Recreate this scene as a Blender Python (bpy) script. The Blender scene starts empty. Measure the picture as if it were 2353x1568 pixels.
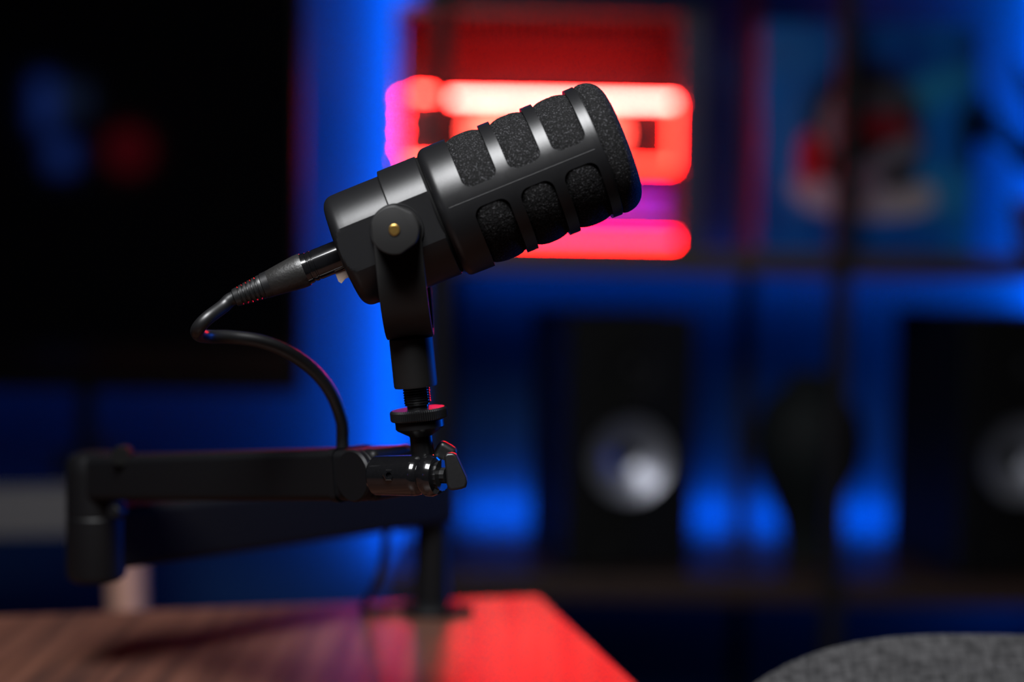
import bpy, bmesh, math, random
from mathutils import Vector, Matrix
random.seed(7)
SC = bpy.context.scene
COL = SC.collection
R = math.radians

# ------------------------------------------------------------------ camera
FPX, CX, CY = 3594.8, 1176.5, 784.0            # 55 mm on a 36 mm sensor, image 2353 x 1568
PITCH, ROLL = R(3.565), R(0.9)
CAM = Vector((0, 0, 1.0))
F = Vector((0, math.cos(PITCH), -math.sin(PITCH)))
R0 = Vector((1, 0, 0)); U0 = Vector((0, math.sin(PITCH), math.cos(PITCH)))
RT = R0*math.cos(ROLL) + U0*math.sin(ROLL)
UP = U0*math.cos(ROLL) - R0*math.sin(ROLL)
def ray(px, py): return F + RT*((px-CX)/FPX) - UP*((py-CY)/FPX)
def P(px, py, d): return CAM + ray(px, py)*d           # point at depth d along the optical axis
def PZ(px, py, z):                                     # point on a horizontal plane
    r = ray(px, py); return CAM + r*((z-CAM.z)/r.z)
def PY(px, py, y):                                     # point on a plane facing the camera
    r = ray(px, py); return CAM + r*((y-CAM.y)/r.y)
cd = bpy.data.cameras.new('camera'); cam = bpy.data.objects.new('camera', cd); COL.objects.link(cam)
m = Matrix((RT, UP, -F)).transposed().to_4x4(); m.translation = CAM
cam.matrix_world = m
cd.sensor_width = 36; cd.lens = 55; cd.clip_start = 0.02
FOCUS = 0.735
cd.dof.use_dof = True; cd.dof.focus_distance = FOCUS; cd.dof.aperture_fstop = 2.3
cd.dof.aperture_blades = 0
SC.camera = cam

# ------------------------------------------------------------------ world, exposure, big lights
w = bpy.data.worlds.new('world'); SC.world = w; w.use_nodes = True
w.node_tree.nodes['Background'].inputs[0].default_value = (0.2, 0.25, 0.5, 1)
w.node_tree.nodes['Background'].inputs[1].default_value = 0.0015
SC.view_settings.view_transform = 'Standard'; SC.view_settings.look = 'None'
SC.view_settings.exposure = 0.0; SC.view_settings.gamma = 1.0
SC.view_settings.use_curve_mapping = False
SC.cycles.use_denoising = True
WALL_Y = 2.45
def area(name, loc, target, sx, sy, power, col, spread=180):
    l = bpy.data.lights.new(name, 'AREA'); l.shape = 'RECTANGLE'; l.size = sx; l.size_y = sy
    l.energy = power; l.color = col; l.spread = R(spread)
    o = bpy.data.objects.new(name, l); COL.objects.link(o); o.location = loc
    o.rotation_euler = (Vector(target)-Vector(loc)).to_track_quat('-Z', 'Y').to_euler()
    return o
BLUE = (0.0, 0.25, 1.0)
area('softbox_light', (-0.22, 0.12, 1.95), (-0.03, 0.80, 1.0), 0.55, 0.55, 11.5, (0.97, 0.98, 1.0), 95)
# blue strips fixed along the shelf uprights and boards, washing the wall behind
def upright(name, px, power):
    x = PY(px, 600, 2.41).x
    area(name, (x, 2.41, 1.135), (x-0.10, 2.41+0.075, 1.135), 0.02, 1.26, power, BLUE)
upright('blue_strip_light_upright', 925, 11.0)
upright('blue_strip_light_far_upright', 2455, 12.0)
area('blue_strip_light_low_shelf', (0.40, 2.414, 0.574), (0.40, WALL_Y, 0.58), 0.95, 0.012, 3.2, BLUE)
area('blue_strip_light_upper_shelf', (0.40, 2.40, 0.955), (0.40, WALL_Y, 0.945), 0.95, 0.012, 0.75, BLUE)
area('blue_strip_light_television', (-0.75, 2.30, 0.9), (-0.75, WALL_Y, 0.85), 0.8, 0.02, 0.60, BLUE)
area('blue_tube_light', (1.28, 1.90, 1.05), (-0.03, 0.75, 0.95), 0.06, 1.2, 6.0, (0.0, 0.12, 1.0), 120)

# ------------------------------------------------------------------ materials
def nt(name):
    mt = bpy.data.materials.new(name); mt.use_nodes = True
    t = mt.node_tree; return mt, t, t.nodes['Principled BSDF']
def setp(b, **k):
    for n, v in k.items(): b.inputs[n.replace('_', ' ')].default_value = v
def c4(c): return (c[0], c[1], c[2], 1)
def noise(t, scale, detail=3, rough=0.5, vec=None, stretch=None):
    n = t.nodes.new('ShaderNodeTexNoise'); n.inputs['Scale'].default_value = scale
    n.inputs['Detail'].default_value = detail; n.inputs['Roughness'].default_value = rough
    tc = t.nodes.new('ShaderNodeTexCoord'); mp = t.nodes.new('ShaderNodeMapping')
    if stretch: mp.inputs['Scale'].default_value = stretch
    t.links.new(tc.outputs['Object'], mp.inputs[0]); t.links.new(mp.outputs[0], n.inputs[0])
    return n
def ramp(t, src, stops):
    r = t.nodes.new('ShaderNodeValToRGB'); e = r.color_ramp.elements
    while len(e) < len(stops): e.new(0.5)
    for i, (p, c) in enumerate(stops): e[i].position = p; e[i].color = c4(c)
    t.links.new(src, r.inputs[0]); return r
def bump(t, b, src, strength, dist):
    n = t.nodes.new('ShaderNodeBump'); n.inputs['Strength'].default_value = strength
    n.inputs['Distance'].default_value = dist
    t.links.new(src, n.inputs['Height']); t.links.new(n.outputs[0], b.inputs['Normal'])
def plain(name, col, rough=0.5, metal=0.0, grain=0.0, gscale=400, spec=0.5, gdist=0.0003, coat=0):
    mt, t, b = nt(name)
    setp(b, Base_Color=c4(col), Roughness=rough, Metallic=metal)
    b.inputs['Specular IOR Level'].default_value = spec; b.inputs['Coat Weight'].default_value = coat
    n = noise(t, gscale, 2)
    lo = tuple(max(0, x*(0.88)) for x in col); hi = tuple(x*1.12 for x in col)
    r = ramp(t, n.outputs[0], [(0.3, lo), (0.7, hi)]); t.links.new(r.outputs[0], b.inputs['Base Color'])
    if grain: bump(t, b, n.outputs[0], grain, gdist)
    return mt
def emit(name, col, strength):
    mt, t, b = nt(name)
    setp(b, Base_Color=c4((0.1, 0.02, 0.02)), Roughness=0.4)
    b.inputs['Emission Color'].default_value = c4(col); b.inputs['Emission Strength'].default_value = strength
    return mt
def glass_thin(name, tint=(1, 1, 1)):
    mt, t, b = nt(name); t.nodes.remove(b)
    tr = t.nodes.new('ShaderNodeBsdfTransparent'); tr.inputs[0].default_value = c4(tint)
    gl = t.nodes.new('ShaderNodeBsdfGlossy'); gl.inputs['Roughness'].default_value = 0.02
    fr = t.nodes.new('ShaderNodeFresnel'); fr.inputs[0].default_value = 1.3
    mx = t.nodes.new('ShaderNodeMixShader')
    t.links.new(fr.outputs[0], mx.inputs[0]); t.links.new(tr.outputs[0], mx.inputs[1]); t.links.new(gl.outputs[0], mx.inputs[2])
    t.links.new(mx.outputs[0], t.nodes['Material Output'].inputs[0]); return mt
M = {}
M['shell'] = plain('satin_black_paint', (0.0060, 0.0060, 0.0066), 0.35, 0.0, 0.25, 5200, 0.44, 0.00012)
M['yoke'] = plain('matte_black_powder_coat', (0.0080, 0.0078, 0.0078), 0.48, 0.0, 0.3, 4200, 0.38, 0.00012)
M['gloss'] = plain('glossy_black_metal', (0.004, 0.004, 0.0045), 0.14, 0.0, 0, 600, 0.7, coat=0.5)
M['armblack'] = plain('black_arm_plastic', (0.0022, 0.0022, 0.0028), 0.50, 0.0, 0.15, 1500, 0.22, 0.0001)
M['rubber'] = plain('black_rubber', (0.0052, 0.0052, 0.0057), 0.40, 0.0, 0.1, 900, 0.5, 0.0001)
M['ring'] = plain('black_knurled_metal', (0.004, 0.004, 0.0045), 0.35, spec=0.4)
M['boot'] = plain('scuffed_black_plastic', (0.011, 0.0105, 0.010), 0.42, 0.0, 0.3, 900, 0.5, 0.0004)
M['brass'] = plain('brass', (0.55, 0.33, 0.09), 0.35, 1.0, 0, 1200)
M['hole'] = plain('dark_recess', (0.003, 0.003, 0.003), 0.8, spec=0.1)
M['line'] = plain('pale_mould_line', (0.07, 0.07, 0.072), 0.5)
M['tape'] = plain('beige_paper_tape', (0.33, 0.25, 0.21), 0.8, 0, 0.3, 600)
# foam: black with fine sparkling cells
mt, t, b = nt('black_foam'); M['foam'] = mt
setp(b, Roughness=0.8); b.inputs['Specular IOR Level'].default_value = 0.18
v = t.nodes.new('ShaderNodeTexVoronoi'); v.inputs['Scale'].default_value = 1500
tc = t.nodes.new('ShaderNodeTexCoord'); t.links.new(tc.outputs['Object'], v.inputs['Vector'])
n = noise(t, 1300, 3, 0.6)
r = ramp(t, n.outputs[0], [(0.40, (0.0012, 0.0012, 0.0013)), (0.57, (0.005, 0.005, 0.0054)), (0.70, (0.075, 0.075, 0.08))])
t.links.new(r.outputs[0], b.inputs['Base Color']); bump(t, b, n.outputs[0], 0.9, 0.0008)
# desk wood, grain running away from the camera
mt, t, b = nt('desk_walnut'); M['desk'] = mt
n = noise(t, 9, 5, 0.6, stretch=(9.0, 0.35, 1))
r = ramp(t, n.outputs[0], [(0.34, (0.036, 0.020, 0.016)), (0.5, (0.082, 0.036, 0.024)), (0.66, (0.112, 0.050, 0.033))])
t.links.new(r.outputs[0], b.inputs['Base Color']); setp(b, Roughness=0.33); b.inputs['Specular IOR Level'].default_value = 0.19
M['shelfwood'] = plain('dark_stained_wood', (0.020, 0.010, 0.007), 0.45, 0, 0.2, 60, 0.4, 0.0005)
M['post'] = plain('black_steel_tube', (0.007, 0.006, 0.006), 0.55, spec=0.15)
M['legwood'] = plain('pale_beech', (0.62, 0.34, 0.25), 0.5, 0, 0.1, 40)
M['bench'] = plain('grey_lacquer', (0.075, 0.070, 0.070), 0.6)
M['benchtop'] = plain('black_glass_top', (0.002, 0.002, 0.003), 0.2)
M['tvframe'] = plain('black_tv_plastic', (0.0006, 0.0006, 0.0008), 0.6, spec=0.08)
M['tvscreen'] = plain('glossy_dark_screen', (0.0012, 0.0012, 0.0016), 0.05, 0, 0, 50, 0.5)
M['speaker'] = plain('black_speaker_vinyl', (0.0016, 0.0016, 0.0018), 0.6, 0, 0.2, 900, 0.15, 0.0002)
M['surround'] = plain('speaker_rubber', (0.0025, 0.0025, 0.003), 0.6, spec=0.15)
M['cone'] = plain('brushed_grey_cone', (0.30, 0.31, 0.36), 0.44, 0.82, 0, 300)
M['dustcap'] = plain('dark_dust_cap', (0.004, 0.004, 0.005), 0.6, spec=0.15)
M['vase'] = plain('dark_teal_clay', (0.0025, 0.004, 0.0045), 0.75, spec=0.2)
M['leaf'] = plain('dark_green_leaf', (0.002, 0.005, 0.003), 0.6, 0, 0.2, 90, 0.08)
M['pot'] = plain('charcoal_pot', (0.01, 0.01, 0.01), 0.7)
M['wallpaint'] = plain('blue_wall_paint', (0.0015, 0.017, 0.055), 0.85, 0, 0.1, 60, 0.2, 0.0005)
M['darkpaint'] = plain('charcoal_wall_paint', (0.030, 0.030, 0.034), 0.9, 0, 0.1, 60, 0.2, 0.0005)
M['carpet'] = plain('dark_carpet', (0.02, 0.02, 0.024), 1.0, 0, 0.6, 350, 0.1, 0.003)
M['case'] = plain('pc_case_steel', (0.003, 0.003, 0.004), 0.4)
M['pillar'] = plain('smoked_acrylic_edge', (0.02, 0.02, 0.05), 0.45)
M['tray'] = plain('motherboard_tray', (0.035, 0.03, 0.04), 0.55)
M['fin'] = plain('radiator_fin', (0.03,0.03,0.03), 0.45, 0.3)
M['glass'] = glass_thin('clear_side_glass', (0.93, 0.93, 0.95))
M['led_hot'] = emit('red_led_core', (1.0, 0.0205, 0.0165), 260)
M['led_red'] = emit('red_led', (1.0, 0.0040, 0.0022), 170)
M['led_warm'] = emit('warm_red_led', (1.0, 0.0095, 0.0065), 230)
M['led_pink'] = emit('magenta_led', (1.0, 0.0, 0.015), 95)
M['led_fan'] = emit('red_fan_glow', (1.0, 0.045, 0.028), 14.0)
M['fill_purple'] = emit('violet_glow_fill', (0.24, 0.04, 1.0), 1.5)  # glow for the added violet fill on the tray
M['lamp_blue'] = emit('blue_lamp_face', (0.05, 0.16, 1.0), 2.2)
M['lamp_pale'] = emit('pale_lamp_face', (0.16, 0.30, 0.75), 0.7)
M['lamp_red'] = emit('red_lamp_face', (1.0, 0.02, 0.06), 0.7)
# woven grey upholstery
mt, t, b = nt('grey_woven_fabric'); M['fabric'] = mt
n1 = noise(t, 420, 3, 0.6, stretch=(1, 0.22, 0.22)); n2 = noise(t, 420, 3, 0.6, stretch=(0.22, 1, 1))
mx = t.nodes.new('ShaderNodeMath'); mx.operation = 'ADD'
t.links.new(n1.outputs[0], mx.inputs[0]); t.links.new(n2.outputs[0], mx.inputs[1])
hv = t.nodes.new('ShaderNodeMath'); hv.operation = 'MULTIPLY'; hv.inputs[1].default_value = 0.5
t.links.new(mx.outputs[0], hv.inputs[0])
r = ramp(t, hv.outputs[0], [(0.40, (0.004, 0.004, 0.005)), (0.60, (0.046, 0.045, 0.047))])
t.links.new(r.outputs[0], b.inputs['Base Color']); setp(b, Roughness=0.95); b.inputs['Sheen Weight'].default_value = 0.25
bump(t, b, hv.outputs[0], 0.6, 0.001)

# ------------------------------------------------------------------ mesh helpers
def mk(name, vf, mat, parent=None, smooth=True, angle=32, label=None, cat=None, group=None, kind=None, origin=None):
    """Link world-space geometry as one object; parts are stored relative to their thing's origin."""
    vs, fs = vf
    off = Vector(parent['_o']) if parent is not None and '_o' in parent else (Vector(origin) if origin else Vector((0, 0, 0)))
    me = bpy.data.meshes.new(name); me.from_pydata([tuple(Vector(v)-off) for v in vs], [], fs)
    bmx = bmesh.new(); bmx.from_mesh(me); bmesh.ops.recalc_face_normals(bmx, faces=bmx.faces); bmx.to_mesh(me); bmx.free()
    if smooth:
        for p in me.polygons: p.use_smooth = True
        me.set_sharp_from_angle(angle=R(angle))
    me.materials.append(M[mat] if isinstance(mat, str) else mat); me.update()
    o = bpy.data.objects.new(name, me); COL.objects.link(o)
    if smooth and len(fs) < 300:
        wn = o.modifiers.new('normals', 'WEIGHTED_NORMAL'); wn.keep_sharp = True
    if parent is not None: o.parent = parent if parent.type == 'EMPTY' or parent.parent is None else parent
    if parent is None: o.location = off
    o['_o'] = tuple(off)
    tag(o, label, cat, group, kind); return o
def tag(o, label=None, cat=None, group=None, kind=None):
    if label: o['label'] = label
    if cat: o['category'] = cat
    if group: o['group'] = group
    if kind: o['kind'] = kind
def thing(name, loc, label, cat, group=None, kind=None):
    o = bpy.data.objects.new(name, None); COL.objects.link(o); o.location = loc; o.empty_display_size = 0.02
    o['_o'] = tuple(loc); tag(o, label, cat, group, kind); return o
def X(vf, mat): return ([mat @ Vector(v) for v in vf[0]], vf[1])
def join(*vfs):
    vs, fs = [], []
    for v, f in vfs:
        k = len(vs); vs += list(v); fs += [[i+k for i in q] for q in f]
    return vs, fs
def lathe(prof, n=64, axis='Z', rfun=None):
    vs, fs, rings = [], [], []
    for s, r in prof:
        if r < 1e-7:
            rings.append([len(vs)]); vs.append((0, 0, s))
        else:
            rg = []
            for i in range(n):
                a = 2*math.pi*i/n; rr = r*(rfun(a, s, i) if rfun else 1)
                rg.append(len(vs)); vs.append((rr*math.cos(a), rr*math.sin(a), s))
            rings.append(rg)
    for A, B in zip(rings, rings[1:]):
        if len(A) == 1 and len(B) == 1: continue
        for i in range(n):
            j = (i+1) % n
            if len(A) == 1: fs.append([A[0], B[j], B[i]])
            elif len(B) == 1: fs.append([A[i], A[j], B[0]])
            else: fs.append([A[i], A[j], B[j], B[i]])
    if axis == 'X': vs = [(z, -y, x) for x, y, z in vs]
    if axis == 'Y': vs = [(x, z, y) for x, y, z in vs]
    return vs, fs
def rbox(sx, sy, sz, bev=0.002, seg=2, c=(0, 0, 0)):
    b = bmesh.new(); bmesh.ops.create_cube(b, size=1)
    for v in b.verts: v.co = Vector((v.co.x*sx, v.co.y*sy, v.co.z*sz))
    if bev: bmesh.ops.bevel(b, geom=list(b.edges), offset=bev, segments=seg, profile=0.5, affect='EDGES')
    b.verts.index_update()
    vs = [v.co + Vector(c) for v in b.verts]; fs = [[v.index for v in f.verts] for f in b.faces]; b.free(); return vs, fs
def wbox(x0, x1, y0, y1, z0, z1, bev=0.002, seg=2):
    return rbox(x1-x0, y1-y0, z1-z0, bev, seg, ((x0+x1)/2, (y0+y1)/2, (z0+z1)/2))
def spline(pts, n=14):
    out = []; q = [2*Vector(pts[0])-Vector(pts[1])] + [Vector(p) for p in pts] + [2*Vector(pts[-1])-Vector(pts[-2])]
    for i in range(1, len(q)-2):
        for k in range(n):
            u = k/n; a, b, c, d = q[i-1], q[i], q[i+1], q[i+2]
            out.append(0.5*((2*b)+(c-a)*u+(2*a-5*b+4*c-d)*u*u+(-a+3*b-3*c+d)*u**3))
    out.append(q[-2]); return out
def tube(pts, rad, n=20, cap=True):
    pts = [Vector(p) for p in pts]; vs, fs = [], []; up = None
    rf = rad if callable(rad) else (lambda u: rad)
    for i, p in enumerate(pts):
        tg = (pts[min(i+1, len(pts)-1)]-pts[max(i-1, 0)]).normalized()
        if up is None: up = tg.orthogonal().normalized()
        up = (up - tg*up.dot(tg)).normalized(); bn = tg.cross(up)
        rr = rf(i/(len(pts)-1))
        for k in range(n):
            a = 2*math.pi*k/n; vs.append(p + up*math.cos(a)*rr + bn*math.sin(a)*rr)
    for i in range(len(pts)-1):
        for k in range(n):
            j = (k+1) % n; fs.append([i*n+k, i*n+j, (i+1)*n+j, (i+1)*n+k])
    if cap: fs.append(list(range(n))[::-1]); fs.append([(len(pts)-1)*n+k for k in range(n)])
    return vs, fs
def prism(poly, h, bev=0.0005, seg=2):                 # outline in XZ, thickness along Y
    b = bmesh.new(); vv = [b.verts.new((x, -h/2, z)) for x, z in poly]; f = b.faces.new(vv)
    g = bmesh.ops.extrude_face_region(b, geom=[f])
    for v in [e for e in g['geom'] if isinstance(e, bmesh.types.BMVert)]: v.co.y += h
    bmesh.ops.recalc_face_normals(b, faces=b.faces)
    if bev:
        es = [e for e in b.edges if len(e.link_faces) == 2 and e.calc_face_angle(0) > 0.9]
        bmesh.ops.bevel(b, geom=es, offset=bev, segments=seg, profile=0.5, affect='EDGES')
    b.verts.index_update(); vs = [v.co.copy() for v in b.verts]; fs = [[v.index for v in q.verts] for q in b.faces]; b.free(); return vs, fs
def basis(o, x, z):
    x = Vector(x).normalized(); y = Vector(z).cross(x).normalized(); z = x.cross(y)
    mm = Matrix((x, y, z)).transposed().to_4x4(); mm.translation = Vector(o); return mm
def along(a, d):                                        # Z axis of the part laid along d
    d = Vector(d).normalized(); q = d.to_track_quat('Z', 'Y').to_matrix().to_4x4(); q.translation = Vector(a); return q
def yaw(o, a): return Matrix.Translation(Vector(o)) @ Matrix.Rotation(a, 4, 'Z')

# ------------------------------------------------------------------ the room
XL, XR, YB, ZT = -2.3, 2.5, -1.7, 2.5
for nm, bx, mat in (('floor', (XL-.1, XR+.1, YB-.1, WALL_Y+.1, -0.1, 0), 'carpet'),
                    ('ceiling', (XL-.1, XR+.1, YB-.1, WALL_Y+.1, ZT, ZT+.1), 'darkpaint'),
                    ('wall_back', (XL, XR, WALL_Y, WALL_Y+.1, 0, ZT), 'wallpaint'),
                    ('wall_left', (XL-.1, XL, YB-.1, WALL_Y+.1, 0, ZT), 'darkpaint'),
                    ('wall_right', (XR, XR+.1, YB-.1, WALL_Y+.1, 0, ZT), 'darkpaint'),
                    ('wall_front', (XL, XR, YB-.1, YB, 0, ZT), 'darkpaint')):
    lab = {'floor': 'dark carpeted floor of the studio', 'ceiling': 'charcoal painted ceiling above the desk',
           'wall_back': 'blue wall lit by blue strip lights behind the shelves', 'wall_left': 'charcoal side wall beyond the television',
           'wall_right': 'charcoal side wall beyond the shelves', 'wall_front': 'charcoal wall facing the shelves'}[nm]
    mk(nm, wbox(*bx, bev=0), mat, smooth=False, kind='structure', label=lab)

# ------------------------------------------------------------------ desk
DZ = 0.741
A = PZ(1238, 1368, DZ); B = PZ(0, 1416, DZ); Cc = PZ(1460, 1568, DZ)
dy = (Cc-A); dy.z = 0; dy.normalize(); dx = Vector((dy.y, -dy.x, 0))
if dx.dot(B-A) < 0: dx = -dx
DW, DD, DT = 1.30, 0.68, 0.026
desk = thing('desk', (A + dx*DW/2 + dy*DD/2)-Vector((0, 0, DZ)), 'walnut desk whose glossy top shines red beside the boom arm', 'desk')
dm = Matrix((-dx, -dy, Vector((0, 0, 1)))).transposed().to_4x4()
dm.translation = A + dx*DW/2 + dy*DD/2 - Vector((0, 0, DT/2))
top = mk('desk_top', X(rbox(DW, DD, DT, 0.0015, 2), dm), 'desk', desk)
for sx in (-1, 1):
    for sy in (-1, 1):
        mk('leg', X(rbox(0.05, 0.05, DZ-DT, 0.003, 2, (sx*(DW/2-.06), sy*(DD/2-.06), -(DZ-DT)/2-DT/2)), dm), 'post', desk)
    mk('side_rail', X(rbox(0.03, DD-.17, 0.04, 0.003, 2, (sx*(DW/2-.06), 0, -DT/2-.02)), dm), 'post', desk)

# ------------------------------------------------------------------ microphone
K = 0.743/FPX                                            # metres per photo pixel at the microphone
TILT, LEAN = R(22.9), R(6.5)
PIV = P(919, 531, 0.743)
MX = Matrix.Translation(PIV) @ Matrix.Rotation(R(1.2), 4, 'Z') @ Matrix.Rotation(-TILT, 4, 'Y')
MY = Matrix.Translation(PIV) @ Matrix.Rotation(R(1.2), 4, 'Z') @ Matrix.Rotation(-LEAN, 4, 'Y')
SO = 99                                                  # the pivot sits 99 px behind the shoulder ring
def mpx(prof): return [((s+SO)*K, r*K) for s, r in prof]
mic_base = MY @ Vector((0, 0, -361*K))
mic = thing('microphone', mic_base, 'black broadcast microphone with foam grille tilted up in a yoke', 'microphone')
def flat(vf, d):
    out = []
    for v in vf[0]:
        v = Vector(v); v.y = max(-d, min(d, v.y)); out.append(v)
    return out, vf[1]
def arc(cs, cr, rad, a0, a1, n=6):
    return [(cs+rad*math.cos(R(a0+(a1-a0)*i/n)), cr+rad*math.sin(R(a0+(a1-a0)*i/n))) for i in range(n+1)]
# rear body: domed end, then a straight barrel
rear = [(-248, 0), (-247.5, 25), (-246, 50), (-243.5, 80), (-240, 103)] + arc(-214, 108, 26, 170, 92, 8) + [(-200, 134.5), (-150, 134.5), (-94, 134.5), (-94, 100)]
mk('rear_body', X(flat(lathe(mpx(rear), 144, 'X'), 124*K), MX), 'shell', mic, angle=14)
col_ = [(-97, 100), (-97, 142)] + arc(-94, 142, 3, 180, 90, 3) + [(-50, 145), (-8, 145)] + arc(-6, 142, 3, 90, 0, 3) + [(-3, 120)]
cv, cf = flat(lathe(mpx(col_), 144, 'X'), 134*K)
mk('collar', X((cv, cf), MX), 'shell', mic, angle=14)
mk('collar_groove', X(lathe(mpx([(-4, 100), (-4, 141), (1, 141), (1, 100)]), 96, 'X'), MX), 'hole', mic)
# flat pads either side, where the yoke bolts on
for s_ in (-1, 1):
    pad = lathe([(0, 0), (0, 60*K), (6*K, 60*K), (7*K, 59*K), (7*K, 0)], 48, 'Y')
    mm = MX @ Matrix.Translation((0, s_*133*K, 0)) @ Matrix.Scale(s_, 4, (0, 1, 0))
    mk('pivot_pad', X(pad, mm), 'shell', mic)
# grille cage: shoulder, two ribs, three hoops and the front ring, as one shell with six windows
CR = 156.0
def build_cage():
    vs, fs, idx = [], [], {}
    def V(s, a, r=CR):
        k = (round(s, 3), round(a % (2*math.pi), 5), round(r, 3))
        if k not in idx:
            idx[k] = len(vs); vs.append(Vector(((s+SO)*K, -r*K*math.cos(a), r*K*math.sin(a))))
        return idx[k]
    cells = [(60, 168, 74, 155), (168, 272.5, 182, 260), (272.5, 380, 286, 366)]
    hw = 23.5/CR; sh = 3.0/CR; cr = 22.0
    for base in (0, math.pi):
        t0, t1 = base+sh, base+math.pi+sh                # cell from rib centre to rib centre
        w0, w1 = t0+hw, t1-hw
        for c0, c1, s0, s1 in cells:
            inner, outer = [], []
            ca = cr/CR
            def corner(cs, ct, q):
                for i in range(9):
                    a = R(q+90*i/8); ps = cs+cr*math.cos(a); pt = ct+ca*math.sin(a)
                    dxs, dts = math.cos(a), math.sin(a)/CR
                    ks = []
                    if dxs > 1e-6: ks.append((c1-ps)/dxs)
                    if dxs < -1e-6: ks.append((c0-ps)/dxs)
                    if dts > 1e-9: ks.append((t1-pt)/dts)
                    if dts < -1e-9: ks.append((t0-pt)/dts)
                    kk = min(ks); os_, ot = ps+dxs*kk, pt+dts*kk
                    if i == 4: os_ = c1 if dxs > 0 else c0; ot = t1 if dts > 0 else t0
                    inner.append((ps, pt)); outer.append((os_, ot))
            NT, NS = 60, 6
            corner(s1-cr, w1-ca, 0)
            for i in range(1, NS): u = i/NS; s = (s1-cr)+(s0+cr-s1+cr)*u; inner.append((s, w1)); outer.append((s, t1))
            corner(s0+cr, w1-ca, 90)
            for i in range(1, NT): u = i/NT; t_ = (w1-ca)+(w0+ca-w1+ca)*u; inner.append((s0, t_)); outer.append((c0, t_))
            corner(s0+cr, w0+ca, 180)
            for i in range(1, NS): u = i/NS; s = (s0+cr)+(s1-cr-s0-cr)*u; inner.append((s, w0)); outer.append((s, t0))
            corner(s1-cr, w0+ca, 270)
            for i in range(1, NT): u = i/NT; t_ = (w0+ca)+(w1-ca-w0-ca)*u; inner.append((s1, t_)); outer.append((c1, t_))
            N = len(inner)
            mids = [((a[0]+b[0])/2, (a[1]+b[1])/2) for a, b in zip(inner, outer)]
            for L0, L1 in ((inner, mids), (mids, outer)):
                for i in range(N):
                    j = (i+1) % N
                    q = [V(*L0[i]), V(*L0[j]), V(*L1[j]), V(*L1[i])]
                    q = [x for k, x in enumerate(q) if x != q[k-1]]
                    if len(q) > 2: fs.append(q)
    def ring_at(s0):
        return sorted({k[1] for k in idx if abs(k[0]-s0) < 1e-3})
    # shoulder towards the collar
    angs = ring_at(60)
    prof = [(45, 156), (30, 155.6)] + [(s, r) for s, r in arc(22, 133.5, 22, 88, 172, 9)] + [(0, 128), (0, 118)]
    prev = [V(60, a) for a in angs]
    for s, r in prof:
        cur = [V(s, a, r) for a in angs]
        for i in range(len(angs)):
            j = (i+1) % len(angs); fs.append([prev[i], prev[j], cur[j], cur[i]])
        prev = cur
    angs = ring_at(380); prev = [V(380, a) for a in angs]
    for s, r in ((387, 156.5), (389.5, 156), (390.5, 154), (390.5, 146)):
        cur = [V(s, a, r) for a in angs]
        for i in range(len(angs)):
            j = (i+1) % len(angs); fs.append([prev[i], prev[j], cur[j], cur[i]])
        prev = cur
    return vs, fs
cage = mk('grille_cage', X(build_cage(), MX), 'shell', mic, angle=30)
bm = bmesh.new(); bm.from_mesh(cage.data)
bmesh.ops.remove_doubles(bm, verts=bm.verts, dist=1e-6); bmesh.ops.recalc_face_normals(bm, faces=bm.faces); bm.to_mesh(cage.data); bm.free()
sm = cage.modifiers.new('thickness', 'SOLIDIFY'); sm.thickness = 0.0022; sm.offset = -1
bv = cage.modifiers.new('edge', 'BEVEL'); bv.width = 0.00035; bv.segments = 2; bv.limit_method = 'ANGLE'; bv.angle_limit = R(50); bv.harden_normals = True
# mould line running along the rib facing the camera
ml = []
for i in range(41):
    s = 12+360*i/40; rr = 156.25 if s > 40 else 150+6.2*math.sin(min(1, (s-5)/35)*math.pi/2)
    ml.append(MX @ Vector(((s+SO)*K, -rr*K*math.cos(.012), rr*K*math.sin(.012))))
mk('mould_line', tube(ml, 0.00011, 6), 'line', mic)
# foam: bulging through the windows, domed at the front
fp = [(40, 0), (40, 120), (66, 138), (74, 145)]
for a, b_ in ((74, 155), (182, 260), (286, 366)):
    for i in range(15):
        u = i/14; fp.append((a+(b_-a)*u, 146.5+8.0*(1-abs(2*u-1)**2.6)))
fp += [(376, 147), (390, 151), (396, 155), (404, 156.5)] + arc(406, 112, 44, 85, 8, 12) + [(451, 104), (452, 80), (452.5, 50), (452.8, 24), (453, 0)]
dense = [fp[0]]
for a, b_ in zip(fp, fp[1:]):
    L = math.hypot(b_[0]-a[0], b_[1]-a[1]); q = max(1, int(L/2.4)) if a[0] > 60 else 3
    for i in range(1, q+1): dense.append((a[0]+(b_[0]-a[0])*i/q, a[1]+(b_[1]-a[1])*i/q))
fv, ff = lathe(mpx(dense), 400, 'X')
rnd = random.Random(3)
def fuzz(v):
    v = Vector(v); d = Vector((0.25*(v.x > 450*K), v.y, v.z)); l = d.length
    return v + (d/l if l > 1e-6 else Vector((1, 0, 0)))*rnd.gauss(0, 0.00007)
mk('foam_windscreen', X(([fuzz(v) for v in fv], ff), MX), 'foam', mic, angle=180)
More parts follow.
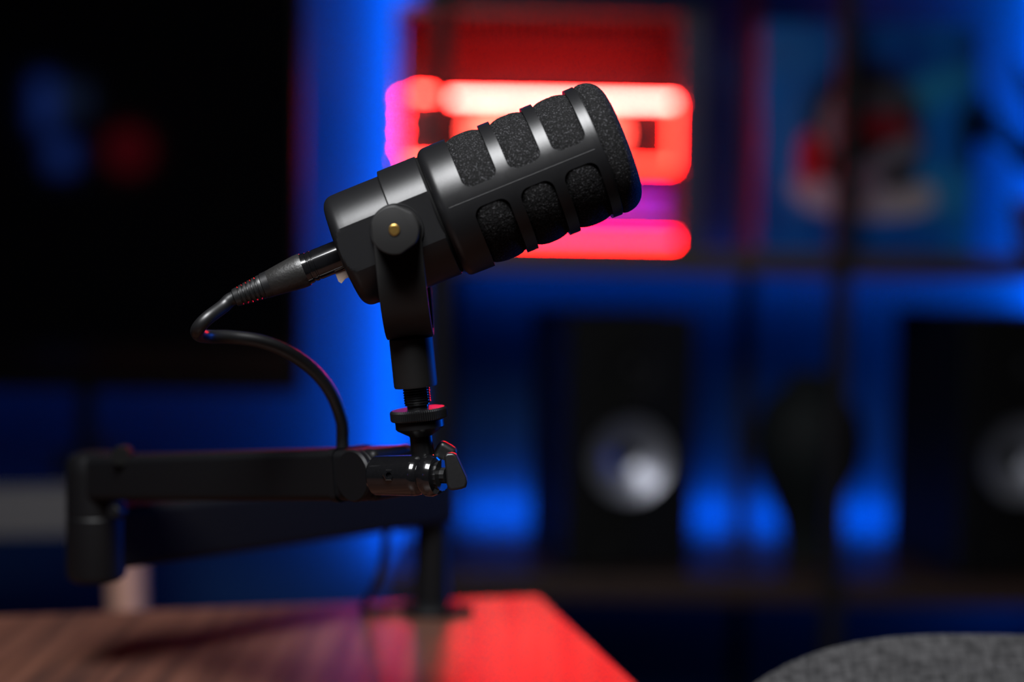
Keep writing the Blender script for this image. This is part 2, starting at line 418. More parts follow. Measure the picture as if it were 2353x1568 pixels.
# yoke: a U of bent plate seen edge-on from the side
YR = 0.0300; yz0 = -248*K + 0.0014 + YR; hw_ = 0.0111; th = 0.0013
path = []
for i in range(9): path.append((-YR, 0.0108-(0.0108)*i/8))
for i in range(1, 8): path.append((-YR, yz0*i/8))
for i in range(25):
    a = math.pi*i/24; path.append((-YR*math.cos(a), yz0-YR*math.sin(a)))
for i in range(1, 8): path.append((YR, yz0*(1-i/8)))
for i in range(9): path.append((YR, 0.0108*i/8))
yv, yf = [], []; sec = [(-1, -.7), (-.97, -1), (.97, -1), (1, -.7), (1, .7), (.97, 1), (-.97, 1), (-1, .7)]
for i, (y, z) in enumerate(path):
    a, b_ = path[max(i-1, 0)], path[min(i+1, len(path)-1)]
    tg = Vector((0, b_[0]-a[0], b_[1]-a[1])).normalized(); nn = Vector((0, -tg.z, tg.y))
    ww = hw_ if z <= 0 else math.sqrt(max(0, hw_**2-z*z))+0.0003
    for sx_, sn in sec: yv.append(Vector((sx_*ww, y, z)) + nn*sn*th)
for i in range(len(path)-1):
    for k in range(8): j = (k+1) % 8; yf.append([i*8+k, i*8+j, (i+1)*8+j, (i+1)*8+k])
yf += [list(range(8)), [(len(path)-1)*8+k for k in range(8)]]
mk('yoke', X((yv, yf), MY), 'yoke', mic, angle=35)
# clamp knobs with brass pins
def knob_outline(n=96, Rk=0.01100, d=0.935):
    out = []
    for i in range(n):
        a = 2*math.pi*i/n; r_ = Rk
        for f0 in (math.pi, R(60), R(-60)):
            c = math.cos(a-f0)
            if c > 0: r_ = min(r_, Rk*d/c)
        out.append((r_*math.cos(a), r_*math.sin(a)))
    return out
for s_ in (-1, 1):
    y0 = s_*(YR+th); h = 0.0165
    kb = mk('clamp_knob', X(prism(knob_outline(), h, 0.0006, 3), MY @ Matrix.Translation((0, y0+s_*h/2, 0))), 'yoke', mic, angle=35)
    ye = y0+s_*h
    rim = lathe([(0, 0.0023), (0.0004, 0.0027), (0.0004, 0.0029), (0, 0.0030)], 32, 'Y')
    mk('pin_recess', X(lathe([(0, 0), (0.0001, 0.0029), (0, 0.0029)], 32, 'Y'), MY @ Matrix.Translation((0, ye+s_*0.00005, 0))), 'hole', kb)
    mk('brass_pin', X(lathe([(-0.004, 0.0025), (0.0004, 0.0025), (0.0006, 0.0022), (0.0006, 0)], 32, 'Y'),
                      MY @ Matrix.Translation((0, ye, 0.0001)) @ Matrix.Scale(s_, 4, (0, 1, 0))), 'brass', kb, label='brass pin in the middle of the knob')
def leanlathe(prof, n=64, rfun=None): return X(lathe([(-a*K, r_*K) for a, r_ in prof], n, 'Z', rfun), MY)
mk('mount_socket', leanlathe([(246, 0), (246, 48), (249, 50.5), (356, 50.5), (361, 49), (361, 20)]), 'yoke', mic)

# ------------------------------------------------------------------ boom arm
ARM_N = Vector((-0.70, -0.714, 0)).normalized()
j1 = P(807, 1095, 0.765) - ARM_N*0.019                     # near joint, axis along ARM_N
elb = P(222, 1100, 0.92)
e_up = Vector((elb.x, elb.y, P(222, 1097, 0.92).z)); e_lo = Vector((elb.x, elb.y, P(222, 1237, 0.92).z))
pb = PZ(993, 1408, DZ)
arm = thing('boom_arm', pb, 'black low-profile boom arm folded back from its desk post', 'boom arm')
mk('post', X(lathe([(0, 0), (0, 0.0122), (0.001, 0.0128), (e_lo.z+.017-DZ, 0.0116), (e_lo.z+.020-DZ, 0.0095), (e_lo.z+.020-DZ, 0)], 40), Matrix.Translation(pb)), 'armblack', arm)
mk('base_flange', X(lathe([(0, 0), (0, 0.0205), (0.003, 0.0215), (0.006, 0.0205), (0.0075, 0.016), (0.0085, 0.013), (0.0085, 0)], 48), Matrix.Translation(pb)), 'armblack', arm)
mk('clamp_screw_lug', X(rbox(0.012, 0.012, 0.006, 0.002, 2), Matrix.Translation(pb+Vector((0.0225, -0.002, 0.0031)))), 'armblack', arm)
def beam(a, b_, wd, ht, bev, ea=0, eb=0):
    a, b_ = Vector(a), Vector(b_); d = (b_-a).normalized(); a = a-d*ea; b_ = b_+d*eb
    return X(rbox((b_-a).length, wd, ht, bev, 3), basis((a+b_)/2, d, (0, 0, 1)))
lo_end = Vector((pb.x, pb.y, e_lo.z))
mk('lower_arm', beam(e_lo, lo_end, 0.030, 0.037, 0.005, 0, 0.010), 'armblack', arm)
ua = mk('upper_arm', beam(j1, e_up, 0.029, 0.0255, 0.004, 0.010, 0), 'armblack', arm)
mk('elbow', X(lathe([(-.0365, 0), (-.0365, .014), (-.034, .0168), (-.030, .0175), (.0015, .0175), (.0025, .0168), (.0035, .0175), (.027, .0175), (.034, .0172), (.0375, .0155), (.0395, .010), (.040, 0)], 48),
                    Matrix.Translation(Vector((elb.x, elb.y, 0.8345)))), 'armblack', arm)
mk('joint_cap', X(lathe([(-.0185, 0), (-.0185, .0118), (-.0175, .0128), (-.0150, .0128), (-.0145, .0122), (-.0140, .0128), (.0140, .0128), (.0145, .0122), (.0150, .0128), (.0175, .0128), (.0188, .0120), (.0188, 0)], 64),
                       along(j1, ARM_N)), 'armblack', arm, angle=20)
band = j1 + (e_up-j1).normalized()*0.020
mk('arm_end_sleeve', X(rbox(0.004, 0.0305, 0.0268, 0.004, 3), basis(band, e_up-j1, (0, 0, 1))), 'armblack', arm)
ck = P(282, 1046, 0.885)
mk('cable_clip', join(X(lathe([(-.006, 0), (-.006, .0052), (0, .0058), (.006, .0052), (.006, 0)], 24, 'Y'), Matrix.Translation(ck)),
                      X(rbox(.020, .010, .004, .001, 2), Matrix.Translation(ck+Vector((.006, 0, -.004))))), 'hole', arm)
# bolt between the two arms, near the elbow
bl = P(268, 1176, 0.895)
mk('elbow_bolt', X(lathe([(-.004, 0), (-.004, .0042), (.003, .0042), (.004, .0034), (.004, 0)], 24), along(bl, (-.4, -.9, 0.1))), 'armblack', arm)
# swivel head: barrel, knuckle, tilt screw and wing lever
b0 = P(862, 1093, 0.757); b1 = P(972, 1093, 0.745)
ad = (b1-b0).normalized(); L = (b1-b0).length
mk('swivel_barrel', X(lathe([(0, 0), (0, .0088), (.001, .0095), (L-.004, .0098), (L-.0015, .0092), (L, .0078), (L, 0)], 48), along(b0, ad)), 'gloss', arm)
mk('swivel_knuckle', X(lathe([(.0002, 0), (.0002, .0080), (.0012, .0093), (.003, .0100), (.0055, .0100), (.0080, .0090), (.0092, .0070), (.0096, .0040), (.0096, 0)], 48), along(b1, ad)), 'gloss', arm)
hb = P(893, 1092, 0.742)
mk('hex_screw', X(lathe([(-.002, 0), (-.002, .0030), (.0006, .0030), (.0010, .0024), (.0010, .0014), (-.0002, .0012), (-.0002, 0)], 6), along(hb, CAM-hb)), 'gloss', arm)
w0_ = b1 + ad*0.0096
mk('lever_bolt', X(lathe([(0, 0), (0, .0036), (.0035, .0036), (.0035, 0)], 24, rfun=lambda a, s, i: 1.0+.06*(i % 2)), along(w0_, ad)), 'rubber', arm)
mk('lever_washer', X(lathe([(-.0006, 0), (-.0006, .0068), (.0010, .0072), (.0010, 0)], 40, rfun=lambda a, s, i: 1.0+.05*(i % 2)), along(w0_, ad)), 'rubber', arm)
lc = P(1045, 1085, 0.738)
def lp(px, py): v = P(px, py, 0.738)-lc; return (v.dot(RT), v.dot(UP))
lev = [lp(*p) for p in ((1021, 1046), (1028, 1041), (1040, 1040), (1048, 1043), (1055, 1056), (1073, 1096), (1075, 1108), (1071, 1119), (1060, 1123), (1038, 1126), (1031, 1122), (1027, 1112), (1025, 1085))]
lm = Matrix((RT, F, UP)).transposed().to_4x4(); lm.translation = lc
mk('wing_lever', X(prism(lev, 0.0085, 0.0012, 3), lm), 'rubber', arm, angle=40)
lb_ = P(1022, 1042, 0.752)
mk('lever_tip', X(rbox(.010, .008, .010, .0025, 3), Matrix.Translation(lb_) @ Matrix.Rotation(R(30), 4, 'Y')), 'rubber', arm)
# threaded stud, knurled lock ring, collar nut and stem
thr = [(358, 0), (358, 31)]
for i in range(7): thr += [(361+i*6, 31.5), (364+i*6, 29)]
thr += [(403, 30), (403, 25), (416, 25), (416, 0)]
mk('threaded_stud', leanlathe(thr, 48), 'gloss', arm, angle=20)
mk('lock_ring', leanlathe([(412, 20), (412, 62), (414.5, 65.5), (417, 66.5), (434, 66.5), (436.5, 65), (438, 62), (438, 20)], 160,
                          rfun=lambda a, s, i: 1.0 if i % 2 else 0.972), 'ring', arm, angle=8)
mk('collar_nut', leanlathe([(438, 20), (438, 55), (440, 56.5), (456, 56.5), (460, 53), (474, 29), (476, 27), (476, 0)], 64), 'ring', arm)
mk('stem', leanlathe([(474, 0), (474, 26.5), (522, 26.5), (530, 24), (530, 0)], 48), 'ring', arm)

# ------------------------------------------------------------------ microphone cable
cab_o = MX @ Vector(((-330+SO)*K, 0, 0))
cable = thing('microphone_cable', cab_o, 'black cable plugged into the back of the microphone, looping down to arm', 'cable')
mk('plug_barrel', X(lathe(mpx([(-246, 0), (-246, 36), (-306, 36), (-307, 34.5), (-310, 34.5), (-311, 36.5), (-317, 36.5), (-318, 34.5), (-322, 34.5), (-323, 36.5), (-334, 37), (-336, 36), (-336, 0)]), 56, 'X'), MX), 'gloss', cable, angle=25)
mk('plug_body', X(lathe(mpx([(-334, 0), (-334, 38.5), (-338, 39.5), (-350, 39.5), (-385, 35.5), (-420, 31), (-422, 30), (-422, 0)]), 56, 'X'), MX), 'boot', cable)
bt = [(-420, 0), (-420, 31), (-436, 30), (-438, 28)]
s = -440
for i in range(5):
    r_ = 28.5-i*1.2; bt += [(s, r_), (s-6, r_-.3), (s-7.5, r_-5), (s-10, r_-5)]; s -= 11
bt += [(s, 22), (s-12, 21), (s-14, 19), (s-14, 0)]
mk('strain_relief', X(lathe(mpx(bt), 48, 'X'), MX), 'rubber', cable, angle=20)
ax = lambda s_: MX @ Vector(((s_+SO)*K, 0, 0))
ent = P(787, 1034, 0.797)
cpts = [ax(-495), ax(-520), P(512, 705, 0.742), P(475, 733, 0.736), P(455, 756, 0.737), P(457, 769, 0.746), P(480, 774, 0.757), P(530, 775, 0.765),
        P(600, 785, 0.770), P(665, 811, 0.775), P(722, 853, 0.780), P(762, 905, 0.785), P(785, 965, 0.792), P(788, 1005, 0.796), ent, P(785, 1060, 0.797)]
mk('cable_sleeve', tube(spline(cpts, 12), 0.0033, 24), 'rubber', cable)
tb = P(783, 637, 0.741)
mk('tape_tab', X(prism([(-.0032, .0030), (.0048, .0036), (.0044, .0002), (.0022, -.0008), (.0004, -.0030), (-.0010, -.0022), (-.0020, .0002)], 0.0006, 0), Matrix.Translation(tb)), 'tape', cable, smooth=False, label='torn beige tape tab under the plug')

# second cable hanging from the lower arm to the desk
c0 = P(893, 1190, 1.065)
cpt = [c0, P(888, 1225, 1.07), P(880, 1290, 1.075), P(862, 1345, 1.075), PZ(838, 1388, DZ+.0035), PZ(852, 1402, DZ+.0028), PZ(890, 1400, DZ+.0028), PZ(925, 1398, DZ+.0028)]
mk('power_cable', tube(spline(cpt, 10), 0.0026, 14), 'rubber', origin=PZ(852, 1402, DZ), label='thin black cable hanging below the folded arm onto the desk', cat='cable')

# ------------------------------------------------------------------ shelving unit
SF, SBK = 2.08, 2.37                                      # front and back of the shelf boards
ZU = PY(1400, 573, SF).z; ZL = PY(1500, 1330, SF).z       # board tops
XA = PY(885, 600, SF).x; XB = 1.10
shelf = thing('shelving_unit', ((XA+XB)/2, 2.22, 0), 'black steel shelving unit with dark wooden boards behind the microphone', 'shelf')
for zt in (ZU, ZL, 0.12, ZU+0.46):
    mk('shelf_board', wbox(XA, XB, SF, SBK, zt-0.032, zt, 0.002), 'shelfwood', shelf)
xpost = [PY(1019, 100, SF).x, PY(1938, 300, SF).x, XB-.05]
for x in xpost:
    mk('front_post', wbox(x-.0115, x+.0115, SF-.024, SF-.001, 0, ZU+0.50, 0.002), 'post', shelf)
for x in (xpost[0], PY(1716, 660, SBK+.012).x, XB-.05):
    mk('rear_post', wbox(x-.0115, x+.0115, SBK+.001, SBK+.024, 0, ZU+0.50, 0.002), 'post', shelf)

# ------------------------------------------------------------------ glowing computer case
PCY = 2.125
cl = PY(903, 400, PCY).x; cr_ = PY(1620, 400, PCY).x; ctop = PY(1250, 14, PCY).z
pcw, pch, pcd = cr_-cl, ctop-ZU, 0.215
PCM = yaw(((cl+cr_)/2, PCY, ZU), R(1.5))
pc = thing('computer_case', ((cl+cr_)/2, PCY, ZU), 'glass-sided computer case glowing bright red on the upper shelf', 'computer')
PK = PCY/FPX*1.002
def lx(px): return (px-1261.5)*PK
def lz(py): return (569-py)*PK
def pbox(x0, x1, y0, y1, z0, z1, bev=.0015): return X(wbox(x0, x1, y0, y1, z0, z1, bev), PCM)
hw2 = pcw/2
mk('base_plinth', pbox(-hw2, hw2, 0, pcd, 0, 0.008), 'case', pc)
mk('top_panel', pbox(-hw2, hw2, 0, pcd, pch-.010, pch), 'case', pc)
mk('motherboard_tray', pbox(-hw2+.004, hw2-.004, pcd-.008, pcd, .008, pch-.010, .0005), 'tray', pc)
for x0, x1 in ((-hw2, -hw2+.006), (hw2-.036, hw2)):
    mk('corner_pillar', pbox(x0, x1, .006, .018, .008, pch-.010), 'pillar', pc)
mk('rear_frame', pbox(-hw2, -hw2+.010, pcd-.020, pcd, .008, pch-.010), 'case', pc)
mk('rear_frame', pbox(hw2-.010, hw2, pcd-.020, pcd, .008, pch-.010), 'case', pc)
mk('glass_panel', pbox(-hw2+.001, hw2-.001, .001, .004, .009, pch-.011, 0), 'glass', pc, smooth=False)
# radiator under the top panel
rad = mk('radiator', pbox(lx(1045), lx(1545), .060, .150, lz(40), lz(28)), 'case', pc)
for i in range(24):
    xx = lx(1052)+(lx(1538)-lx(1052))*i/23
    mk('fin', pbox(xx-.0035, xx+.0035, .055, .062, lz(72), lz(40), .0005), 'fin', rad)
# graphics card with light bars and fans
gy = .085
gpu = mk('graphics_card', pbox(lx(930), lx(1570), gy, gy+.045, lz(375), lz(216), .004), 'case', pc)
for (xa, xb, za, zb, mt) in ((lx(1000), lx(1562), lz(226), lz(214), 'led_hot'), (lx(948), lx(990), lz(216), lz(206), 'led_warm'),
                             (lx(1010), lx(1562), lz(377), lz(367), 'led_red'), (lx(930), lx(1008), lz(377), lz(367), 'led_warm'), (lx(1557), lx(1566), lz(367), lz(226), 'led_red')):
    mk('light_bar', pbox(xa, xb, gy-.010, gy-.001, za, zb, .001), mt, gpu)
for i, py in enumerate((222, 262, 300, 338)):
    mk('light_dot', X(lathe([(-.005, 0), (-.004, .0019), (0, .0024), (.001, 0)], 12, 'Y'), PCM @ Matrix.Translation((lx(919), gy-.004, lz(py)))), 'led_warm', gpu)
for px in (1130, 1258, 1386):
    fm = PCM @ Matrix.Translation((lx(px), gy-.004, lz(296)))
    fan = mk('fan', X(lathe([(-.003, .0340), (-.003, .0375), (.003, .0375), (.003, .0340), (-.003, .0340)], 40, 'Y'), fm), 'led_fan', gpu)
    mk('fan_hub', X(lathe([(-.004, 0), (-.004, .012), (.003, .013), (.003, 0)], 24, 'Y'), fm), 'led_fan', gpu)
    for k in range(9):
        a = 2*math.pi*k/9
        bl_ = [(.012, -.003), (.026, -.009), (.034, -.006), (.034, .004), (.026, .006), (.012, .004)]
        mk('fan_blade', X(prism(bl_, .0012, 0), fm @ Matrix.Rotation(a, 4, 'Y') @ Matrix.Rotation(R(18), 4, 'X')), 'led_fan', gpu, smooth=False)
mk('bottom_light_bar', pbox(lx(960), lx(1572), .030, .038, lz(544), lz(536), .001), 'led_pink', pc)
mk('bottom_light_bar', pbox(lx(960), lx(1572), .018, .026, lz(556), lz(549), .001), 'led_red', pc)
for py in (432, 460, 488):  # added glowing strips, standing in for the violet light below the card
    mk('rear_glow_fill', pbox(lx(930), lx(1575), pcd-.016, pcd-.009, lz(py+5), lz(py-5), .001), 'fill_purple', pc)

# ------------------------------------------------------------------ printed blue box on the upper shelf
mt, t, b = nt('blue_abstract_print'); M['print'] = mt
tc = t.nodes.new('ShaderNodeTexCoord')
def ell(cx, cz, rx, rz, soft=0.25, rot=0):
    mp = t.nodes.new('ShaderNodeMapping'); mp.vector_type = 'TEXTURE'
    mp.inputs['Location'].default_value = (cx, 0, cz); mp.inputs['Rotation'].default_value = (0, rot, 0); mp.inputs['Scale'].default_value = (rx, 1e3, rz)
    t.links.new(tc.outputs['Object'], mp.inputs[0])
    ln = t.nodes.new('ShaderNodeVectorMath'); ln.operation = 'LENGTH'; t.links.new(mp.outputs[0], ln.inputs[0])
    mr = t.nodes.new('ShaderNodeMapRange'); mr.inputs['From Min'].default_value = 1+soft/2; mr.inputs['From Max'].default_value = 1-soft/2
    t.links.new(ln.outputs['Value'], mr.inputs['Value']); return mr.outputs[0]
def over(prev, mask, col):
    mx = t.nodes.new('ShaderNodeMix'); mx.data_type = 'RGBA'
    t.links.new(mask, mx.inputs[0]); t.links.new(prev, mx.inputs[6]); mx.inputs[7].default_value = c4(col); return mx.outputs[2]
n = noise(t, 6, 2, 0.5)
cur = ramp(t, n.outputs[0], [(0.38, (0.0, 0.030, 0.20)), (0.62, (0.0, 0.11, 0.42))]).outputs[0]
BXY = 2.20
bl0 = PY(1745, 300, BXY).x; bl1 = PY(2245, 300, BXY).x; bzt = PY(2000, 55, BXY).z
bw, bh = bl1-bl0, bzt-ZU; bcx = (bl0+bl1)/2
BK = BXY/FPX
def qx(px): return (px-1995)*BK
def qz(py): return (563-py)*BK
for cx_, cz_, rx_, rz_, col, rot in ((2120, 200, 130, 40, (0.01, .16, .34), R(-25)), (1800, 110, 90, 60, (0.008, .10, .34), 0),
        (1835, 330, 60, 150, (.01, .10, .36), 0), (2150, 420, 110, 60, (.008, .13, .33), 0)):
    cur = over(cur, ell(qx(cx_), qz(cz_), rx_*BK, rz_*BK, 0.8, rot), col)
for cx_, cz_, rx_, rz_, col, rot in ((1985, 290, 140, 160, (.004, .006, .006), 0), (2000, 445, 150, 40, (.20, .175, .22), 0),
        (1885, 430, 70, 36, (.25, .20, .27), R(20)), (1862, 350, 30, 62, (.30, .005, .012), 0), (2100, 440, 55, 32, (.22, .195, .21), R(-25)),
        (2030, 215, 70, 35, (.030, .034, .045), 0), (2030, 275, 70, 32, (.11, .004, .010), 0), (1920, 270, 34, 60, (.13, .11, .15), 0),
        (2060, 340, 70, 32, (.07, .07, .09), R(-35)), (1990, 400, 30, 60, (.13, .11, .16), R(20)), (2070, 390, 45, 24, (.006, .006, .008), R(-20))):
    cur = over(cur, ell(qx(cx_), qz(cz_), rx_*BK, rz_*BK, 0.3, rot), col)
t.links.new(cur, b.inputs['Base Color']); setp(b, Roughness=0.7); b.inputs['Specular IOR Level'].default_value = 0.1
M['boxside'] = plain('pale_card_edge', (0.004, 0.022, 0.14), 0.6)
BM = yaw((bcx, BXY, ZU), R(2.0))
bx = thing('printed_box', (bcx, BXY, ZU), 'square blue box printed with a rounded dark and red shape', 'box')
mk('card_body', X(wbox(-bw/2, bw/2, .0015, .075, 0, bh, .002), BM), 'boxside', bx)
pf = mk('printed_front', wbox(-bw/2+.001, bw/2-.001, -.001, .0014, .001, bh-.001, .0002), 'print')
pf.parent = bx; pf.rotation_euler = (0, 0, R(2.0))

# ------------------------------------------------------------------ loudspeakers
def bore(o, vf, parent):                                 # cut a recess out of o and keep the result as its mesh
    cut = mk('cutter', vf, 'speaker', parent)
    md = o.modifiers.new('bore', 'BOOLEAN'); md.object = cut; md.solver = 'EXACT'
    bpy.context.view_layer.update(); dg = bpy.context.evaluated_depsgraph_get()
    me = bpy.data.meshes.new_from_object(o.evaluated_get(dg)); o.modifiers.clear(); o.data = me
    bpy.data.objects.remove(cut)
    for p in me.polygons: p.use_smooth = False
def speaker(px0, px1, yf, ang, label, dep=0.21):
    p0, p1 = PY(px0, 1000, yf), PY(px1, 1000, yf)
    wd = (p1.x-p0.x)/math.cos(ang); ht = PY((px0+px1)/2, 722, yf).z-ZL
    c = Vector(((p0.x+p1.x)/2, yf, ZL))
    sp = thing('loudspeaker', c, label, 'speaker', 'studio monitors on the lower shelf'); mm = yaw(c, ang)
    k = yf/FPX
    wz = ht-(1060-722)*k; rw = 106*k
    cb = mk('cabinet', X(wbox(-wd/2, wd/2, 0, dep, 0, ht, .006, 3), mm), 'speaker', sp)
    bore(cb, X(lathe([(-.02, 0), (-.02, rw*1.03), (.06, rw*1.03), (.06, 0)], 48, 'Y'), mm @ Matrix.Translation((0, 0, wz))), sp)
    def part(nm, prof, mat, x, z, par=sp, n=48): return mk(nm, X(lathe(prof, n, 'Y'), mm @ Matrix.Translation((x, 0, z))), mat, par)
    part('woofer_surround', [(-.0005, rw*1.14), (-.003, rw*1.13), (-.0035, rw*1.06), (.001, rw*1.03), (-.003, rw*.99), (.0005, rw*.95), (.004, rw*.92)], 'surround', 0, wz)
    part('woofer_cone', [(.0030, rw*.945), (.0045, rw*.90), (.0135, rw*.60), (.0215, rw*.35), (.0245, rw*.25)], 'cone', 0, wz)
    part('dust_cap', [(.0243, rw*.26), (.0215, rw*.18), (.0200, 0)], 'dustcap', 0, wz)
    tz = ht-(850-722)*k
    part('tweeter_guide', [(0, 62*k), (-.003, 60*k), (-.0015, 40*k), (-.0006, 26*k)], 'surround', 0.004, tz)
    part('tweeter_dome', [(-.0006, 24*k), (-.005, 18*k), (-.008, 8*k), (-.0085, 0)], 'dustcap', 0.004, tz)
    kz = ht-(1285-722)*k
    part('level_knob', [(0, 28*k), (-.009, 26*k), (-.010, 23*k), (-.010, 0)], 'surround', -.028, kz)
    return sp
speaker(1302, 1600, 2.13, R(13), 'black loudspeaker with grey cone beside the blue glow and boom arm post')
speaker(2203, 2501, 2.13, R(13), 'black loudspeaker with grey cone cut off at the picture edge')

# dark vase between the speakers
vb = PY(1858, 1290, 2.20); vb = Vector((vb.x, 2.23, ZL)); k = 2.23/FPX
vp = [(0, 0), (0, 50), (6, 54), (25, 50), (90, 62), (160, 95), (215, 122), (270, 130), (325, 122), (370, 98), (398, 66), (410, 52), (425, 50), (434, 56), (430, 48), (410, 44), (395, 0)]
mk('vase', X(lathe([(z*k, r_*k) for z, r_ in vp], 56), Matrix.Translation(vb)), 'vase', origin=vb, label='dark rounded vase tapering to a narrow foot between the speakers', cat='vase')

# plant at the end of the upper shelf
pp = PY(2415, 560, 2.2); pp = Vector((pp.x, 2.22, ZU))
pl = thing('potted_plant', pp, 'dark potted plant whose broad leaves reach past the blue box', 'plant')
mk('pot', X(lathe([(0, 0), (0, .038), (.004, .040), (.075, .050), (.078, .050), (.078, .045), (.066, .044), (.066, 0)], 40), Matrix.Translation(pp)), 'pot', pl)
def leaf(base, tip, wd, droop):
    base, tip = Vector(base), Vector(tip); vs, fs = [], []; N = 12
    d = tip-base; side = d.cross(Vector((0, 0, 1))).normalized()
    side = (side + Vector((0, 0, .7))).normalized()
    for i in range(N+1):
        u = i/N; c = base+d*u+Vector((0, 0, 1))*(math.sin(u*math.pi)*droop)
        ww = wd*math.sin(math.pi*min(1, u*.92+.08))**.6 if u < 1 else 0.0005
        for q in (-1, -.5, 0, .5, 1): vs.append(c+side*ww*q+Vector((0, 0, abs(q)*ww*.25)))
    for i in range(N):
        for q in range(4): a = i*5+q; fs.append([a, a+1, a+6, a+5])
    n0 = len(vs); vs += [v-Vector((0, .0012, .0004)) for v in vs]; fs += [[x+n0 for x in f[::-1]] for f in fs]; return vs, fs
tips = [(2205, 312, 2.125), (2228, 245, 2.12), (2225, 282, 2.11), (2350, 150, 2.20), (2420, 60, 2.22), (2520, 110, 2.18), (2590, 230, 2.2), (2580, 330, 2.16), (2360, 335, 2.27), (2450, 200, 2.10)]
for px, py, yy in tips:
    tp = PY(px, py, yy); mid = pp+Vector((0, 0, .075))
    st = mid.lerp(tp, .42)+Vector((0, 0, .012)); st.x = pp.x+(st.x-pp.x)*.7
    lf = mk('leaf', leaf(st, tp, .048, .014), 'leaf', pl)
    mk('leaf_stalk', tube(spline([pp+Vector((0, 0, .06)), mid+Vector((0, 0, .02)), st], 5), .0018, 8), 'leaf', lf)

# ------------------------------------------------------------------ television and bench
TY = 2.0
tr = PY(690, 500, TY).x; tzb = PY(400, 903, TY).z
bt_z = PY(70, 1108, 1.80).z; bb_z = PY(70, 1222, 1.80).z
bxr = PY(352, 1160, 1.80).x
bench = thing('media_bench', (bxr-.5, 1.98, 0), 'grey media bench on pale wooden legs under the television', 'bench')
BR = Matrix.Translation((bxr, 1.80, 0)) @ Matrix.Rotation(R(13.5), 4, 'Z')
mk('bench_apron', X(wbox(-1.15, 0, 0, .33, bb_z, bt_z-.004, .003), BR), 'bench', bench)
mk('bench_top', X(wbox(-1.152, .002, -.001, .332, bt_z-.004, bt_z, .001), BR), 'benchtop', bench)
for xx in (-.032, -1.11):
    for yy in (.035, .295):
        sx_ = 1 if xx > -.5 else -1
        mk('leg', X(tube([(xx, yy, bb_z), (xx+.010*sx_, yy, bb_z*.5), (xx+.020*sx_, yy, 0.0)], lambda u: .020-.006*u, 20), BR), 'legwood', bench)
tv = thing('television', (tr-.48, TY+.02, bt_z), 'large black television showing a dark screen', 'television')
mk('housing', wbox(tr-.965, tr, TY+.004, TY+.045, tzb, tzb+.56, .004), 'tvframe', tv)
mk('screen', wbox(tr-.957, tr-.008, TY, TY+.006, tzb+.014, tzb+.552, .0005), 'tvscreen', tv)
for xx in (PY(188, 980, TY).x, tr-.70):
    ft = tube([(xx, TY+.022, tzb+.01), (xx, TY+.022, bt_z+.012)], .0125, 16)
    mk('foot', join(ft, X(rbox(.03, .20, .012, .004, 2), Matrix.Translation((xx, TY+.022, bt_z+.006)))), 'tvframe', tv)

# ------------------------------------------------------------------ desk chair
cc = P(2280, 1478, 0.86); cx0 = cc.x+.01; cy0 = cc.y
chair = thing('desk_chair', (cx0, cy0+.25, 0), 'grey woven fabric desk chair in the near corner', 'chair')
def cushion(wx, wz, th_, n=40):
    vs, fs = [], []; NR = 14
    for side in (1, -1):
        for i in range(NR+1):
            rr = i/NR
            for kk in range(n*2):
                a = math.pi*kk/n; ca, sa = math.cos(a), math.sin(a)
                e = 2/3.0
                x = wx*math.copysign(abs(ca)**e, ca)*rr; z = wz*math.copysign(abs(sa)**e, sa)*rr
                y = side*th_*(1-rr**3.2)**.5
                vs.append((x, y-.00+.05*(x/wx)**2*-1*0.5, z))
        o = (0 if side == 1 else (NR+1)*n*2)
        for i in range(NR):
            for kk in range(n*2):
                j = (kk+1) % (n*2); fs.append([o+i*n*2+kk, o+i*n*2+j, o+(i+1)*n*2+j, o+(i+1)*n*2+kk])
    return vs, fs
bh2 = 0.24
mk('backrest', X(cushion(.205, bh2, .045), Matrix.Translation((cx0, cy0, cc.z-bh2)) @ Matrix.Rotation(R(-6), 4, 'X')), 'fabric', chair)
mk('seat', X(cushion(.225, .215, .045), Matrix.Translation((cx0, cy0+.25, .44)) @ Matrix.Rotation(R(90), 4, 'X')), 'fabric', chair)
mk('back_bracket', tube(spline([(cx0, cy0-.03, .50), (cx0, cy0-.06, .40), (cx0, cy0+.12, .385)], 6), .014, 12), 'post', chair)
mk('gas_column', tube([(cx0, cy0+.25, .10), (cx0, cy0+.25, .40)], .024, 20), 'post', chair)
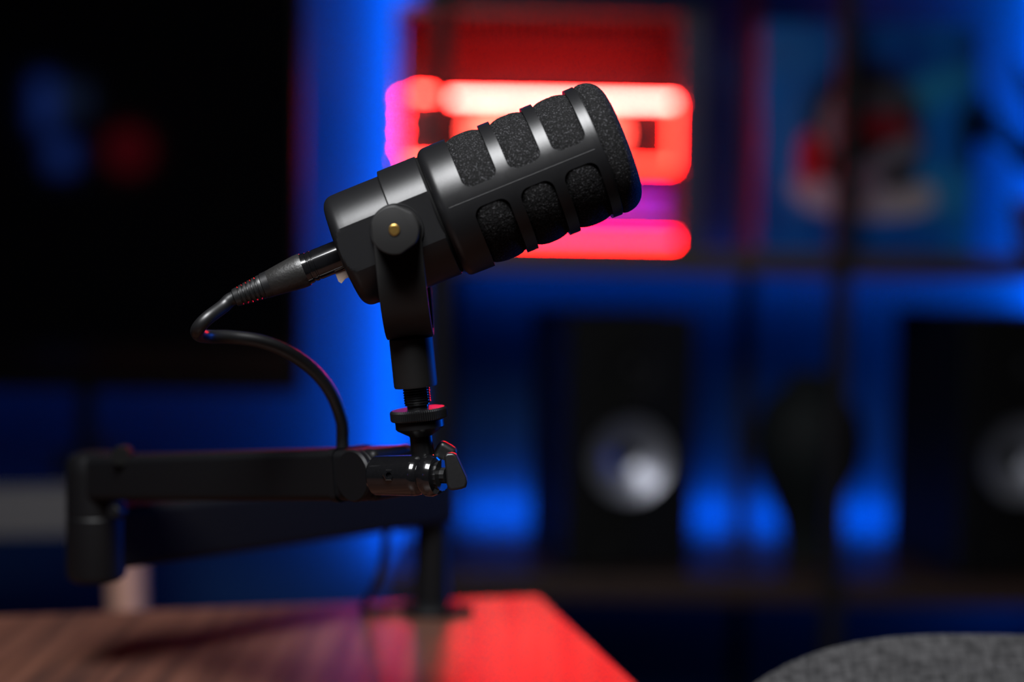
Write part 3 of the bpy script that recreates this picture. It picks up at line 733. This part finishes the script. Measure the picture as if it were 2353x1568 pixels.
for i in range(5):
    a = 2*math.pi*i/5+.3; e = Vector((cx0+.27*math.cos(a), cy0+.25+.27*math.sin(a), .065))
    lg = mk('base_spoke', tube([(cx0, cy0+.25, .105), e], lambda u: .022-.008*u, 12), 'post', chair)
    mk('caster', X(lathe([(-.011, 0), (-.011, .024), (-.006, .028), (.006, .028), (.011, .024), (.011, 0)], 20, 'Y'), Matrix.Translation(e-Vector((0, 0, .037)))), 'rubber', lg)

# ------------------------------------------------------------------ lamps behind the photographer, mirrored in the screen
LY = -1.45; vd = 2*TY-LY
def mir(px, py): q = PY(px, py, vd); return Vector((q.x, LY, q.z))
zl_ = mir(150, 405).z
sa = mir(20, 405).x; sb = mir(380, 405).x
mk('wall_shelf', wbox(sa, sb, YB, LY+.06, zl_-.02, zl_, .002), 'shelfwood', origin=((sa+sb)/2, YB, zl_-.02), label='small wall shelf facing the television, holding two coloured lamps', cat='shelf')
q0, q1 = mir(70, 172), mir(212, 400)
lampa = thing('panel_lamp', ((q0.x+q1.x)/2, LY, zl_), 'blue glowing panel lamp mirrored in the dark television screen', 'lamp')
mk('lamp_body', wbox(q0.x-.006, q1.x+.006, LY-.03, LY-.001, zl_, q0.z+.006, .004), 'case', lampa)
for (xa_, ya_, xb_, yb_, mt_) in ((78, 178, 128, 300, 'lamp_blue'), (134, 196, 205, 262, 'lamp_pale'), (112, 322, 172, 392, 'lamp_blue')):
    c0_, c1_ = mir(xa_, ya_), mir(xb_, yb_)
    mk('lamp_face', wbox(c0_.x, c1_.x, LY-.002, LY+.002, c1_.z, c0_.z, .0005), mt_, lampa)
q2 = mir(295, 345)
lampb = thing('globe_lamp', (q2.x, LY, zl_), 'red glowing globe lamp mirrored in the dark television screen', 'lamp')
hr = q2.z-zl_
mk('lamp_foot', X(lathe([(0, 0), (0, .035), (.006, .034), (.010, .012), (.02, .012), (.02, 0)], 24), Matrix.Translation((q2.x, LY, zl_))), 'case', lampb)
mk('globe', X(lathe([(hr-(hr-.015)*math.cos(math.pi*i/16), (hr-.015)*math.sin(math.pi*i/16)+(1e-9)) for i in range(17)], 32), Matrix.Translation((q2.x, LY, zl_))), 'lamp_red', lampb)

for o in bpy.data.objects:
    if '_o' in o: del o['_o']
